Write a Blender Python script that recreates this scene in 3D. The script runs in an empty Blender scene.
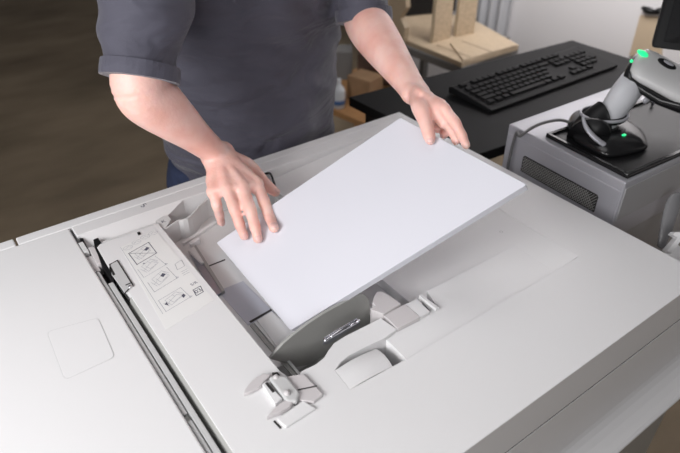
import bpy, bmesh, math, random
from mathutils import Vector, Matrix, noise
random.seed(4)
V=Vector
COL=bpy.context.scene.collection
# ------------------------------------------------ camera model (machine top is z = 0); everything is scaled by 0.8 to metres at the end
F=603.0; P=math.radians(35.6); A=math.radians(54.1); H=0.67; FLOOR=-1.19
fh=V((math.cos(A),math.sin(A),0)); rt=V((math.sin(A),-math.cos(A),0)); upv=V((0,0,1))
fw=fh*math.cos(P)-upv*math.sin(P); uu=fh*math.sin(P)+upv*math.cos(P); CAM=V((0,0,H))
def ray(x,y): return fw+rt*((x-340)/F)-uu*((y-226.5)/F)
def W(x,y,z=0.0):
    d=ray(x,y); return CAM+d*((z-H)/d.z)
def WY(x,y,Y):
    d=ray(x,y); return CAM+d*(Y/d.y)
def WX(x,y,X):
    d=ray(x,y); return CAM+d*(X/d.x)
def D(x,y,dist): return CAM+ray(x,y)*dist
def w2(pts,z=0.0): return [tuple(W(x,y,z))[:2] for x,y in pts]

# ------------------------------------------------ materials
def mat(name,col,rough=.5,metal=0,bump=0,scale=60,var=0,emit=None,spec=None,stretch=(1,1,1),trans=0,alpha=None,sss=0,vscale=None):
    m=bpy.data.materials.new(name); m.use_nodes=True; n=m.node_tree.nodes; l=m.node_tree.links
    b=n['Principled BSDF']; b.inputs['Base Color'].default_value=(*col,1); b.inputs['Roughness'].default_value=rough
    b.inputs['Metallic'].default_value=metal
    if spec is not None: b.inputs['Specular IOR Level'].default_value=spec
    if trans: b.inputs['Transmission Weight'].default_value=trans
    if sss:
        b.inputs['Subsurface Weight'].default_value=sss; b.inputs['Subsurface Radius'].default_value=(.01,.004,.002); b.inputs['Subsurface Scale'].default_value=1
    if emit:
        b.inputs['Emission Color'].default_value=(*emit[0],1); b.inputs['Emission Strength'].default_value=emit[1]
    if bump or var:
        tc=n.new('ShaderNodeTexCoord'); mp=n.new('ShaderNodeMapping'); mp.inputs['Scale'].default_value=stretch
        l.new(tc.outputs['Object'],mp.inputs['Vector'])
    if bump:
        t=n.new('ShaderNodeTexNoise'); t.inputs['Scale'].default_value=scale; t.inputs['Detail'].default_value=5
        l.new(mp.outputs[0],t.inputs['Vector'])
        bp=n.new('ShaderNodeBump'); bp.inputs['Strength'].default_value=1; bp.inputs['Distance'].default_value=bump
        l.new(t.outputs['Fac'],bp.inputs['Height']); l.new(bp.outputs['Normal'],b.inputs['Normal'])
    if var:
        t=n.new('ShaderNodeTexNoise'); t.inputs['Scale'].default_value=vscale or scale; t.inputs['Detail'].default_value=4
        l.new(mp.outputs[0],t.inputs['Vector'])
        r=n.new('ShaderNodeValToRGB'); r.color_ramp.elements[0].position=.3; r.color_ramp.elements[1].position=.7
        r.color_ramp.elements[0].color=(*[c*(1-var) for c in col],1); r.color_ramp.elements[1].color=(*[min(1,c*(1+var)) for c in col],1)
        l.new(t.outputs['Fac'],r.inputs['Fac']); l.new(r.outputs['Color'],b.inputs['Base Color'])
    return m
M={}
M['white']=mat('off_white_plastic',(.79,.785,.79),.45,bump=.00006,scale=900)
M['grey']=mat('light_grey_plastic',(.56,.56,.56),.45)
M['warmgrey']=mat('warm_grey_plastic',(.62,.59,.595),.45)
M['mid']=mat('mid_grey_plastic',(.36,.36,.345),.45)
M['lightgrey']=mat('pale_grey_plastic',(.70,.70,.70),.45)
M['rail']=mat('blue_grey_metal',(.33,.34,.38),.35,metal=.5)
M['pad']=mat('blue_grey_pad',(.48,.49,.55),.5)
M['chrome']=mat('chrome_spring',(.75,.75,.8),.2,metal=1)
M['dark']=mat('dark_gap',(.02,.018,.018),.6)
M['ink']=mat('printed_ink',(.10,.10,.14),.6)
M['inkf']=mat('faint_ink',(.36,.37,.42),.6)
M['inkm']=mat('mid_ink',(.2,.2,.25),.6)
M['label']=mat('label_film',(.83,.83,.82),.35)
M['black']=mat('black_plastic',(.008,.008,.009),.42,spec=.3,bump=.0001,scale=400)
M['blackg']=mat('gloss_black',(.012,.012,.013),.22)
M['desk']=mat('black_laminate',(.006,.006,.0065),.62,spec=.2,bump=.00008,scale=500)
M['key']=mat('key_black',(.007,.007,.0075),.6,spec=.16)
M['silver']=mat('silver_paint',(.48,.48,.52),.38,metal=.25)
M['silverd']=mat('side_grey_paint',(.42,.42,.43),.45,metal=.2)
M['scan']=mat('scanner_grey_white',(.62,.63,.66),.35)
M['scanl']=mat('scanner_light',(.60,.60,.60),.3)
M['cable']=mat('grey_cable',(.16,.16,.16),.45)
M['green']=mat('green_led',(.02,.7,.25),.3,emit=((.03,.9,.3),.9))
M['skin']=mat('skin',(.91,.585,.52),.47,bump=.0006,scale=160,var=.09,vscale=22,sss=.25)
_r=[n_ for n_ in M['skin'].node_tree.nodes if n_.type=='VALTORGB'][0]
_r.color_ramp.elements[0].color=(.84,.46,.39,1); _r.color_ramp.elements[1].color=(.93,.63,.56,1)
M['nail']=mat('nail',(.80,.50,.46),.25)
M['jeans']=mat('denim',(.02,.030,.07),.85,bump=.0006,scale=300,var=.3,vscale=30)
M['hair']=mat('hair',(.06,.035,.02),.5,bump=.004,scale=40,stretch=(6,6,.6))
M['shoe']=mat('shoe_leather',(.03,.028,.025),.4)
M['ply']=mat('plywood',(.50,.39,.27),.6,bump=.0003,scale=30,var=.14,stretch=(1,12,3))
M['plyedge']=mat('plywood_edge',(.66,.54,.38),.6,var=.1,scale=60)
M['card']=mat('cardboard',(.36,.22,.12),.8,var=.12,scale=20)
M['wood']=mat('orange_wood',(.42,.22,.09),.6,var=.2,scale=20,stretch=(1,8,8))
M['darkwood']=mat('dark_wood',(.09,.05,.035),.6,var=.3,scale=12)
M['wall']=mat('wall_paint',(.78,.755,.76),.8,bump=.0003,scale=200)
M['curtain']=mat('curtain_cloth',(.52,.52,.54),.85,bump=.0005,scale=300)
M['steelgrey']=mat('grey_table',(.17,.165,.16),.5)
M['tan']=mat('tan_card',(.60,.47,.33),.7)
M['clear']=mat('cloudy_plastic',(.32,.32,.33),.2,trans=.35)
M['bottle']=mat('white_bottle',(.6,.62,.65),.4)
M['blue']=mat('blue_label',(.06,.16,.42),.5)
# floor: brown sealed concrete with soft patches
fm=mat('brown_concrete',(.30,.235,.16),.65,bump=.0006,scale=30,var=.28,vscale=1.3,spec=.25,stretch=(1,2.2,1)); M['floor']=fm
# paper: white top, faint horizontal sheet lines on the edges
pm=mat('paper',(.72,.72,.775),.7,spec=.3); M['paper']=pm
n=pm.node_tree.nodes; l=pm.node_tree.links
tc=n.new('ShaderNodeTexCoord'); mp=n.new('ShaderNodeMapping'); mp.inputs['Scale'].default_value=(3,3,2600)
t=n.new('ShaderNodeTexNoise'); t.inputs['Scale'].default_value=1; t.inputs['Detail'].default_value=2
l.new(tc.outputs['Object'],mp.inputs['Vector']); l.new(mp.outputs[0],t.inputs['Vector'])
mx=n.new('ShaderNodeMix'); mx.data_type='RGBA'; mx.inputs[6].default_value=(.645,.645,.70,1); mx.inputs[7].default_value=(.70,.70,.755,1)
l.new(t.outputs['Fac'],mx.inputs[0]); l.new(mx.outputs[2],n['Principled BSDF'].inputs['Base Color'])
# shirt cloth: weave plus creases
def cloth():
    m=mat('charcoal_jersey',(.086,.084,.112),.7,spec=.35); n=m.node_tree.nodes; l=m.node_tree.links; b=n['Principled BSDF']
    b.inputs['Sheen Weight'].default_value=.25; b.inputs['Sheen Roughness'].default_value=.4
    tc=n.new('ShaderNodeTexCoord'); mp=n.new('ShaderNodeMapping'); mp.inputs['Scale'].default_value=(1,1,2.6); mp.inputs['Rotation'].default_value=(.2,.35,0)
    l.new(tc.outputs['Object'],mp.inputs['Vector'])
    a=n.new('ShaderNodeTexNoise'); a.inputs['Scale'].default_value=7; a.inputs['Detail'].default_value=2; a.inputs['Distortion'].default_value=.8
    l.new(mp.outputs[0],a.inputs['Vector'])
    c=n.new('ShaderNodeTexNoise'); c.inputs['Scale'].default_value=700; l.new(tc.outputs['Object'],c.inputs['Vector'])
    b1=n.new('ShaderNodeBump'); b1.inputs['Distance'].default_value=.018; b1.inputs['Strength'].default_value=.8
    b2=n.new('ShaderNodeBump'); b2.inputs['Distance'].default_value=.0006
    l.new(a.outputs['Fac'],b1.inputs['Height']); l.new(c.outputs['Fac'],b2.inputs['Height'])
    l.new(b1.outputs['Normal'],b2.inputs['Normal']); l.new(b2.outputs['Normal'],b.inputs['Normal'])
    return m
M['shirt']=cloth()

# ------------------------------------------------ helpers
def link(name,bm,m,parent=None,smooth=False,bevel=0,seg=2,weld=True):
    if weld: bmesh.ops.remove_doubles(bm,verts=bm.verts,dist=1e-6)
    bmesh.ops.recalc_face_normals(bm,faces=bm.faces)
    me=bpy.data.meshes.new(name); bm.to_mesh(me); bm.free()
    return linkm(name,me,m,parent,smooth,bevel,seg)
def linkm(name,me,m,parent=None,smooth=False,bevel=0,seg=2):
    me.materials.clear(); me.materials.append(M[m] if isinstance(m,str) else m)
    o=bpy.data.objects.new(name,me); COL.objects.link(o)
    if parent: par(o,parent)
    if smooth:
        for p in me.polygons: p.use_smooth=True
    if bevel:
        b=o.modifiers.new('bevel','BEVEL'); b.width=bevel; b.segments=seg; b.limit_method='ANGLE'; b.angle_limit=math.radians(40)
        b.harden_normals=False
    return o
def wloc(o):
    v=V(o.location)
    while o.parent: o=o.parent; v=v+V(o.location) if False else v
    return v
ORG={}
def par(o,p):
    o.parent=p
    base=ORG.get(p.name,V((0,0,0)))
    o.matrix_parent_inverse=Matrix.Translation(-base)
    ORG[o.name]=V((0,0,0))
def thing(name,label,cat,loc=(0,0,0),group=None):
    o=bpy.data.objects.new(name,None); COL.objects.link(o); o.location=loc; o.empty_display_size=.05
    ORG[o.name]=V(loc); o['label']=label; o['category']=cat
    if group: o['group']=group
    return o
def tag(o,label,cat,group=None):
    o['label']=label; o['category']=cat
    if group: o['group']=group
    return o
def plab(o,s): o['label']=s; return o
def struct(o): o['kind']='structure'; return o
def prism(bm,pts,z0,z1):
    """pts: list of (x,y); z0 bottom, z1 top"""
    lo=[bm.verts.new((p[0],p[1],z0)) for p in pts]; hi=[bm.verts.new((p[0],p[1],z1)) for p in pts]
    bm.faces.new(lo[::-1]); bm.faces.new(hi); n=len(pts)
    for i in range(n): bm.faces.new((lo[i],lo[(i+1)%n],hi[(i+1)%n],hi[i]))
def vprism(bm,pts,dirv):
    """pts: 3D planar outline extruded by dirv"""
    dirv=V(dirv); a=[bm.verts.new(p) for p in pts]; b=[bm.verts.new(V(p)+dirv) for p in pts]
    bm.faces.new(a[::-1]); bm.faces.new(b); n=len(pts)
    for i in range(n): bm.faces.new((a[i],a[(i+1)%n],b[(i+1)%n],b[i]))
def box(bm,x0,x1,y0,y1,z0,z1): prism(bm,[(x0,y0),(x1,y0),(x1,y1),(x0,y1)],z0,z1)
def obb(bm,c,ax,ay,az):
    c=V(c);ax=V(ax);ay=V(ay);az=V(az)
    vprism(bm,[c-ax-ay-az,c+ax-ay-az,c+ax+ay-az,c-ax+ay-az],az*2)
def pbox(name,m,parent,*a,bevel=0.0):
    bm=bmesh.new(); box(bm,*a); return link(name,bm,m,parent,bevel=bevel)
def pprism(name,m,parent,pts,z0,z1,bevel=0.0):
    bm=bmesh.new(); prism(bm,pts,z0,z1); return link(name,bm,m,parent,bevel=bevel)
def cat(pts,k=6):
    """Catmull-Rom through list of tuples (any dimension)"""
    out=[]; n=len(pts)
    for i in range(n-1):
        p0=pts[max(i-1,0)];p1=pts[i];p2=pts[i+1];p3=pts[min(i+2,n-1)]
        for j in range(k):
            t=j/k
            out.append(tuple(.5*(2*b+(c-a)*t+(2*a-5*b+4*c-d)*t*t+(3*b-a-3*c+d)*t**3) for a,b,c,d in zip(p0,p1,p2,p3)))
    out.append(tuple(pts[-1])); return out
def loft(bm,pts,seg=20,k=6,flat=None,round_ends=True):
    """pts: (x,y,z,r) or (x,y,z,ra,rb); flat = reference normal giving direction of rb"""
    pts=[tuple(p) if len(p)==5 else (*p,p[3]) for p in pts]
    s=cat(pts,k) if k>1 else pts
    if round_ends:
        def cap(a,b):
            d=(V(a[:3])-V(b[:3])).normalized(); r=min(a[3],a[4]); o=[]
            for f in (.38,.7,.92,.995):
                q=V(a[:3])+d*r*f; g=math.sqrt(max(0,1-f*f)); o.append((*q,a[3]*g,a[4]*g))
            return o
        s=cap(s[0],s[1])[::-1]+s+cap(s[-1],s[-2])
    rings=[]; prev=None
    for i,p in enumerate(s):
        a=V(s[max(i-1,0)][:3]); b=V(s[min(i+1,len(s)-1)][:3]); t=(b-a).normalized()
        ref=V(flat) if flat is not None else (prev if prev else (V((0,0,1)) if abs(t.z)<.9 else V((0,1,0))))
        nb=(ref-t*ref.dot(t)).normalized(); na=t.cross(nb); prev=nb
        rings.append([bm.verts.new(V(p[:3])+na*(math.cos(2*math.pi*j/seg)*p[3])+nb*(math.sin(2*math.pi*j/seg)*p[4])) for j in range(seg)])
    for a,b in zip(rings,rings[1:]):
        for j in range(seg): bm.faces.new((a[j],a[(j+1)%seg],b[(j+1)%seg],b[j]))
    bm.faces.new(rings[0][::-1]); bm.faces.new(rings[-1])
def ball(bm,c,rx,ry=None,rz=None,rot=None,u=20,v=14):
    m=Matrix.Translation(V(c))
    if rot is not None: m=m@rot.to_4x4()
    m=m@Matrix.Diagonal((rx,ry or rx,rz or rx,1))
    bmesh.ops.create_uvsphere(bm,u_segments=u,v_segments=v,radius=1,matrix=m)
def tube(name,m,parent,pts,r,k=6,seg=10):
    bm=bmesh.new(); loft(bm,[(*p,r) for p in pts],seg,k,round_ends=True); return link(name,bm,m,parent,smooth=True)
def remeshed(name,bm,m,parent,voxel,smooth=3,fac=.5):
    bmesh.ops.recalc_face_normals(bm,faces=bm.faces)
    me=bpy.data.meshes.new('tmp'); bm.to_mesh(me); bm.free()
    o=bpy.data.objects.new('tmp',me); COL.objects.link(o)
    r=o.modifiers.new('r','REMESH'); r.mode='VOXEL'; r.voxel_size=voxel; r.use_smooth_shade=True
    if smooth:
        s=o.modifiers.new('s','SMOOTH'); s.iterations=smooth; s.factor=fac
    dg=bpy.context.evaluated_depsgraph_get(); dg.update()
    me2=bpy.data.meshes.new_from_object(o.evaluated_get(dg)); me2.name=name
    bpy.data.objects.remove(o); bpy.data.meshes.remove(me)
    return linkm(name,me2,m,parent,smooth=True)
def ribbon(bm,pts,w,z,closed=False):
    """flat thin printed line on a horizontal face"""
    P_=[V((p[0],p[1],0)) for p in pts]
    segs=list(zip(P_,P_[1:]))+([(P_[-1],P_[0])] if closed else [])
    for a,b in segs:
        d=(b-a)
        if d.length<1e-6: continue
        d.normalize(); n_=V((-d.y,d.x,0))*w/2; a2=a-d*w/2; b2=b+d*w/2
        vs=[bm.verts.new((q.x,q.y,z)) for q in (a2-n_,b2-n_,b2+n_,a2+n_)]; bm.faces.new(vs)
def textmesh(name,txt,m,parent,loc,size,rz):
    cu=bpy.data.curves.new('t','FONT'); cu.body=txt; cu.size=size; cu.extrude=.00005; cu.align_x='CENTER'; cu.align_y='CENTER'
    o=bpy.data.objects.new('t',cu); COL.objects.link(o); dg=bpy.context.evaluated_depsgraph_get(); dg.update()
    me=bpy.data.meshes.new_from_object(o.evaluated_get(dg)); bpy.data.objects.remove(o)
    me.transform(Matrix.Translation(V(loc))@Matrix.Rotation(rz,4,'Z')); me.name=name
    return linkm(name,me,m,parent)

# ------------------------------------------------ setting
bm=bmesh.new(); box(bm,-7,9,-3,12,FLOOR-.05,FLOOR); struct(link('floor',bm,'floor'))
WX_=2.95
bm=bmesh.new(); box(bm,WX_,WX_+.12,-1.5,3.6,FLOOR,2.2); struct(link('wall_right',bm,'wall'))

# ------------------------------------------------ photocopier
XR=.974; YF=.273; YB=1.083; XL=-.80; ZF=-.048
cp=thing('photocopier','large off-white floor-standing photocopier with an open paper tray on top','photocopier',(.1,.68,FLOOR))
pbox('rear_rail','white',cp,XL,.034,1.0575,YB,-.085,0,bevel=.002)
pbox('rear_rail','white',cp,.0385,XR,1.0575,YB,-.085,0,bevel=.002)
pbox('side_cover','white',cp,XL,.1275,YF,1.0565,-.085,0,bevel=.0025)
# inspection plate (rounded square inset) on the side cover
def rrect(pts,r=.01,k=5):
    out=[]; n=len(pts)
    for i in range(n):
        p=V((*pts[i],0)); a=V((*pts[i-1],0)); b=V((*pts[(i+1)%n],0))
        s=p+(a-p).normalized()*r; e=p+(b-p).normalized()*r
        for j in range(k+1):
            t=j/k; q=s*(1-t)**2+p*2*t*(1-t)+e*t*t; out.append((q.x,q.y))
    return out
ip=rrect(w2([(47,332),(98,318),(115,357),(65,380)]),.009)
bm=bmesh.new(); prism(bm,ip,.0000,.0006); o=link('inspection_plate',bm,'white',cp,bevel=.0005)
bm=bmesh.new(); ribbon(bm,ip,.0011,.0004,True); link('plate_seam',bm,'grey',o)
# rear ledge
pbox('rear_ledge','white',cp,.1325,XR,1.022,1.0565,-.06,0,bevel=.002)
bm=bmesh.new(); a_=[bm.verts.new(p) for p in [(.140,1.0215,-.0005),(.345,1.0215,-.0005),(.276,.986,-.014),(.140,.986,-.014)]]; b_=[bm.verts.new((v.co.x,v.co.y,-.06)) for v in a_]
bm.faces.new(a_); bm.faces.new(b_[::-1])
for i in range(4): bm.faces.new((a_[i],a_[(i+1)%4],b_[(i+1)%4],b_[i]))
link('ledge_slope',bm,'white',cp)
# top cover with the instruction panel and the guide arm in one moulding
tc_=[(.155,YF),(XR,YF),(XR,1.0205),(.846,1.0205),(.839,.434)]+w2([(558,269.5),(406,359),(392,366.5),(350,389.5),(335,370.5),(341,362),(349,355.5),(371,344),(385,338),(397,329),(381,318),(360,328.5),(345,336),(334,343),(328.5,350),(324,357.5),(316,364),(301.5,371),(295,381),(280,371)])+[(.272,.962),(.272,.972),(.160,.972),(.152,.965),(.150,.90),(.152,.85),(.155,.81)]
bm=bmesh.new(); prism(bm,tc_,-.085,0); link('top_cover',bm,'white',cp,bevel=.0009)
# left slope of the instruction panel into the channel, rails in the channel
bm=bmesh.new(); vprism(bm,[(.1555,YF,-.0005),(.1555,YF,-.03),(.1475,YF,-.03),(.149,YF,-.018),(.152,YF,-.006)],(0,.80-YF,0)); link('panel_slope',bm,'mid',cp)
pbox('channel_floor','dark',cp,.1275,.155,YF,1.02,-.06,-.026)
pbox('guide_rail','grey',cp,.1285,.1345,.535,.90,-.024,-.004,bevel=.0012)
pbox('guide_rail','grey',cp,.1285,.1345,YF,.522,-.024,-.004,bevel=.0012)
pbox('guide_rail','grey',cp,.136,.1445,YF,.86,-.024,-.005,bevel=.0012)
pbox('rail_stop','mid',cp,.1285,.1345,.523,.534,-.024,-.008)
# hardware at the corner of the channel
pbox('latch_block','lightgrey',cp,.1285,.137,.965,1.0,-.03,-.001,bevel=.001)
pbox('latch_block','warmgrey',cp,.1285,.138,.905,.955,-.03,-.006,bevel=.001)
bm=bmesh.new()
prism(bm,w2([(93,239),(98,237),(102,244),(105,254),(108,266),(113,279),(111,280),(103,267),(98,258),(95,248)]),-.03,-.0008)
prism(bm,w2([(79,237.5),(82.5,237),(86,244),(84,246)]),-.03,-.0012)
link('hinge_bracket',bm,'black',cp,bevel=.001)
bm=bmesh.new(); prism(bm,w2([(88,247),(94,246),(98,254),(101,263),(97,264)]),-.03,-.0006); link('hinge_plate',bm,'warmgrey',cp,bevel=.001)
# gap between panel and ledge
pbox('rear_gap','mid',cp,.150,.274,.972,.99,-.06,-.012)
pbox('seal_strip','lightgrey',cp,.158,.272,.9765,.981,-.012,-.003,bevel=.0005)
bm=bmesh.new(); prism(bm,w2([(137,233),(139.5,232),(141,234.5),(138.5,235.5)]),-.003,.0012); link('catch',bm,'black',cp)
# clip recess in the panel
cl=[(110,265),(117.5,261),(133.6,286.5),(125,294),(117.5,283),(112,275.5)]
o=pprism('release_lever','grey',cp,w2(cl),0,.0012,bevel=.0004)
bm=bmesh.new(); ribbon(bm,w2([(111,272),(110,265),(117.5,261),(133.6,286.5)]),.0022,.0015)
ribbon(bm,w2([(110.5,268.5),(114,275)]),.004,.0015); ribbon(bm,w2([(125,294),(128.5,290)]),.0024,.0015); ribbon(bm,w2([(126.5,285.5),(131,283.5)]),.0028,.0015); link('lever_gap',bm,'dark',o)
bm=bmesh.new(); ball(bm,W(129.8,286.3,.002),.0028,.0028,.0012); link('lever_screw',bm,'chrome',o,smooth=True)
# well floor, ramp, ledge block
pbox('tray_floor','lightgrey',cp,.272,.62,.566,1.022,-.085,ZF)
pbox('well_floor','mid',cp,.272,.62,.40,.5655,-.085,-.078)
bm=bmesh.new(); xl=W(395,291,-.03).x
vprism(bm,[(xl,.526,-.085),(xl,.526,-.028),(.60,.526,-.021),(.776,.526,-.0065),(.8385,.526,-.0006),(.846,.526,-.0020),(.846,.526,-.085)],(0,1.021-.526,0)); link('tray_ramp',bm,'white',cp)
bm=bmesh.new(); vprism(bm,[(.76,.4345,-.08),(.76,.4345,-.0075),(.779,.4345,-.0062),(.839,.4345,0),(.839,.4345,-.08)],(0,.0915,0)); link('ramp_end',bm,'white',cp)
lb=w2([(407,360.5),(385.5,339),(398,330.5),(420.5,317),(434,308.5),(437,307)],-.006)+[tuple(W(427,291,-.006))[:2],tuple(W(515,245,-.006))[:2],tuple(W(558,271.5,0))[:2]]
pprism('side_ledge','white',cp,lb,-.08,-.006,bevel=.0008)
bm=bmesh.new(); prism(bm,w2([(419,295.5),(421,293.5),(439,307),(436,308.5)]),-.01,-.0005); link('end_rib',bm,'white',cp,bevel=.0006)
bm=bmesh.new(); prism(bm,w2([(418,297),(420,295.5),(433,307),(430,311)],-.006),-.0065,-.0055); link('rib_shadow',bm,'grey',cp)  # flat grey patch painting the rib's shadow onto the ledge
bm=bmesh.new(); c=W(501,233,-.004)
for i in range(16):
    a0=2*math.pi*i/16; a1=2*math.pi*(i+1)/16
    ribbon(bm,[(c.x+.003*math.cos(a0),c.y+.003*math.sin(a0)),(c.x+.003*math.cos(a1),c.y+.003*math.sin(a1))],.0006,-.0012)
link('screw_cap',bm,'mid',cp)
# finger recess in the guide arm: curved roll surface falling to the right
bm=bmesh.new(); L_=[W(335,371,0),W(343,380,0),W(350,389.5,0)]
A0=W(335,370.5,0);A1=W(350,389.5,0);B0=W(376,349,-.012);B1=W(393,367,-.006)
rows=[]
for i in range(9):
    t=i/8
    a=A0.lerp(B0,t)+V((0,0,.004*math.sin(t*math.pi)));b=A1.lerp(B1,t)+V((0,0,.0035*math.sin(t*math.pi)))
    r=[bm.verts.new(a.lerp(b,s)+V((0,0,.006*math.sin(s*math.pi)*t))) for s in (0,.15,.3,.45,.6,.75,.9,1)]
    rows.append(r)
for r0,r1 in zip(rows,rows[1:]):
    for j in range(7): bm.faces.new((r0[j],r0[j+1],r1[j+1],r1[j]))
bd=[e for e in bm.edges if e.is_boundary]; ex=bmesh.ops.extrude_edge_only(bm,edges=bd)
for v in [g for g in ex['geom'] if isinstance(g,bmesh.types.BMVert)]: v.co.z=-.05
link('recess_roll',bm,'white',cp,smooth=False)
# grey caps at the end of the guide arm
pprism('arm_cap','warmgrey',cp,w2([(383.5,315),(405,304),(420.5,317),(397.5,328.5)],.0015),-.05,.0015,bevel=.0008)
pprism('arm_cap','white',cp,w2([(405,304),(417,299),(430,311.5),(420.5,317)],.0005),-.05,.0005,bevel=.0008)
pprism('guide_tab','warmgrey',cp,w2([(372.5,303),(374,296),(377,291.5),(382,290.8),(388.5,294.5),(401,303.5),(383.5,314),(378,312),(372,310.5),(370.5,308),(375,305.5)],.006),-.03,.006,bevel=.0012)
# edge guides
Yg=.565
top=[(270,359),(275,353),(283,344),(293.5,335),(308,324),(322.6,314.2),(342,303.5),(362,294)]
out=[WY(x,y,Yg) for x,y in top]+[WY(366,295.5,Yg),WY(369,299.5,Yg),WY(370.5,320,Yg)]
out+= [V((out[-1].x,Yg,-.077)),V((.345,Yg,-.077))]+[WY(x,y,Yg) for x,y in [(287,369),(284.5,362.5),(279,361.5)]]
bm=bmesh.new(); vprism(bm,out,(0,.005,0)); link('side_guide',bm,'mid',cp,bevel=.0008)
# spring clip on the guide
bm=bmesh.new(); vprism(bm,[WY(x,y,Yg-.0015) for x,y in [(323,345),(325,338),(338,329),(354,320.5),(359,320),(360,325),(344,334),(329,344)]],(0,.0014,0)); link('clip_slot',bm,'rail',cp,bevel=.0004)
bm=bmesh.new(); s0=W(325,341,.002); s1=W(358,322,.004)
loft(bm,[(*s0,.002),(*(s0.lerp(s1,.5)+V((0,0,.003))),.0034),(*s1,.002)],8,4)
loft(bm,[(*(s0+V((.002,.004,.002))),.0012),(*(s1+V((.0,.004,.004))),.0012)],8,4)
for i in range(6):
    q=s0.lerp(s1,i/5); ball(bm,q+V((0,0,.003)),.003,.004,.002,u=8,v=6)
link('spring_clip',bm,'chrome',cp,smooth=True)
# rear guide
rg=[(158,233),(166,229),(172.5,224.5),(178.5,220.6),(183,220),(187.5,218.5),(191.5,215.5),(195,211.5),(197.5,208.5),(200.5,205),(207,199.8),(222,193),(245,184)]
tp=[W(x,y,-.004) for x,y in rg]
bm=bmesh.new(); n_=len(tp); th=.0035
def rgv(z0,z1,off):
    return [bm.verts.new((p.x,p.y+off,z0)) for p in tp],[bm.verts.new((p.x,p.y+off,z1)) for p in tp]
l0,h0=rgv(ZF,-.004,0); l1,h1=rgv(ZF,-.004,th)
for i in range(n_-1):
    bm.faces.new((l0[i],l0[i+1],h0[i+1],h0[i])); bm.faces.new((l1[i+1],l1[i],h1[i],h1[i+1])); bm.faces.new((h0[i],h0[i+1],h1[i+1],h1[i])); bm.faces.new((l0[i+1],l0[i],l1[i],l1[i+1]))
bm.faces.new((l0[0],h0[0],h1[0],l1[0])); bm.faces.new((l0[-1],l1[-1],h1[-1],h0[-1]))
link('rear_guide',bm,'lightgrey',cp)
bm=bmesh.new(); vprism(bm,[W(182,242,ZF+.006),W(215,220,ZF+.006),W(216.5,222,ZF+.006),W(184,243.5,ZF+.006)],(0,0,-.006)); 
vprism(bm,[W(189,242,ZF+.010),W(198,237,ZF+.010),W(200,239,ZF+.010),W(190.5,244.5,ZF+.010)],(0,0,-.010)); link('guide_foot',bm,'white',cp,bevel=.0006)
# lock lever beside the thumb
q=[W(x,y,.004) for x,y in [(262,175),(269,173.5),(275,189),(269,193)]]
bm=bmesh.new(); vprism(bm,q,(0,0,-.04)); lk=link('lock_lever',bm,'grey',cp,bevel=.001)
tube('lever_band','black',lk,[W(261,176.5,.006),W(265,174,.007),W(270,173.5,.007),W(273,180,.006),W(276,190,.004)],.0024,4,8)
# rails and plates on the well floor
bm=bmesh.new(); z=ZF+.006; prism(bm,w2([(188,250),(194,246.5),(222.5,291.5),(214,297)],z),ZF,z); o=link('slide_rail',bm,'rail',cp,bevel=.001)
bm=bmesh.new(); prism(bm,w2([(193,246.5),(196,245),(224.5,290),(222,292)],z+.002),ZF,z+.002); link('rail_edge',bm,'mid',o)
bm=bmesh.new(); prism(bm,w2([(188,250),(194,246),(204,262),(201,263)],z+.005),ZF,z+.005); link('rail_hook',bm,'lightgrey',o,bevel=.001)
bm=bmesh.new(); prism(bm,w2([(200,269),(225,259.2),(225.5,260.2),(200.6,270)],ZF),ZF,ZF+.0005); link('floor_seam',bm,'dark',cp)
pprism('friction_pad','pad',cp,w2([(218,291),(243,281),(275,313),(248,325)],ZF+.001),ZF,ZF+.001)
bm=bmesh.new(); prism(bm,w2([(249,321.5),(271,309),(272,310.5),(251,323)],ZF+.001),ZF,ZF+.0014); link('pad_seam',bm,'dark',cp)
pprism('pickup_cover','lightgrey',cp,w2([(257,320),(272,311),(296,333),(277,347)],ZF+.006),ZF,ZF+.006,bevel=.001)
for a,b,mm in (((250,325),(253,323),'mid'),((254,322.5),(256.5,321),'lightgrey')):
    dx,dy=44,52
    z=ZF+.004; pprism('tray_rail',mm,cp,w2([a,b,(b[0]+dx,b[1]+dy),(a[0]+dx,a[1]+dy)],z),ZF,z)
# corner hinge assembly
hz=.004
for nm,mm,pts,z0,z1,bv in [
 ('hinge_cover','warmgrey',[(286,376.5),(303.5,373.5),(323,394),(314,401.5),(300,400),(294,389)],0,.005,.001),
 ('hinge_barrel','grey',[(268.5,377),(276,374),(287,376),(300,392),(297,401),(287,401)],0,.010,.003),
 ('hinge_fin','warmgrey',[(243,394),(245,389),(249,383.5),(256,377),(264,373),(271,374),(265,380),(258,388),(250,392)],0,.006,.0015),
 ('hinge_fin','warmgrey',[(266,417),(273,409),(281,402),(287,399),(293,401),(290,406),(280,412)],0,.008,.0015),
 ('hinge_side','white',[(262,384),(266,381),(282,398),(275,404)],0,.007,.001),
 ('hinge_pad','white',[(277,419),(303,400),(316,408),(286,427)],0,.004,.0015)]:
    pprism(nm,mm,cp,w2(pts,z1),z0,z1,bevel=bv)
bm=bmesh.new(); ribbon(bm,w2([(294.5,390.5),(316,386)],.0055),.0022,.0053); link('cover_slot',bm,'dark',cp)
bm=bmesh.new(); prism(bm,w2([(290,400),(296,397.5),(298,404),(294,405)],.002),0,.0045)
link('hinge_gap',bm,'dark',cp); bm=bmesh.new(); prism(bm,w2([(273,421.5),(275,420.5),(282,428),(280,429)]),0,.0006); link('hinge_gap',bm,'dark',cp); bm=bmesh.new()
prism(bm,w2([(265,383),(267.5,382),(275,391),(272.5,392.5)],.0078),.006,.0078)
link('hinge_gap',bm,'dark',cp); bm=bmesh.new(); prism(bm,w2([(272,373),(278,372.5),(280,375.5),(273,376)],.002),0,.003); link('hinge_gap',bm,'dark',cp)
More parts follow.
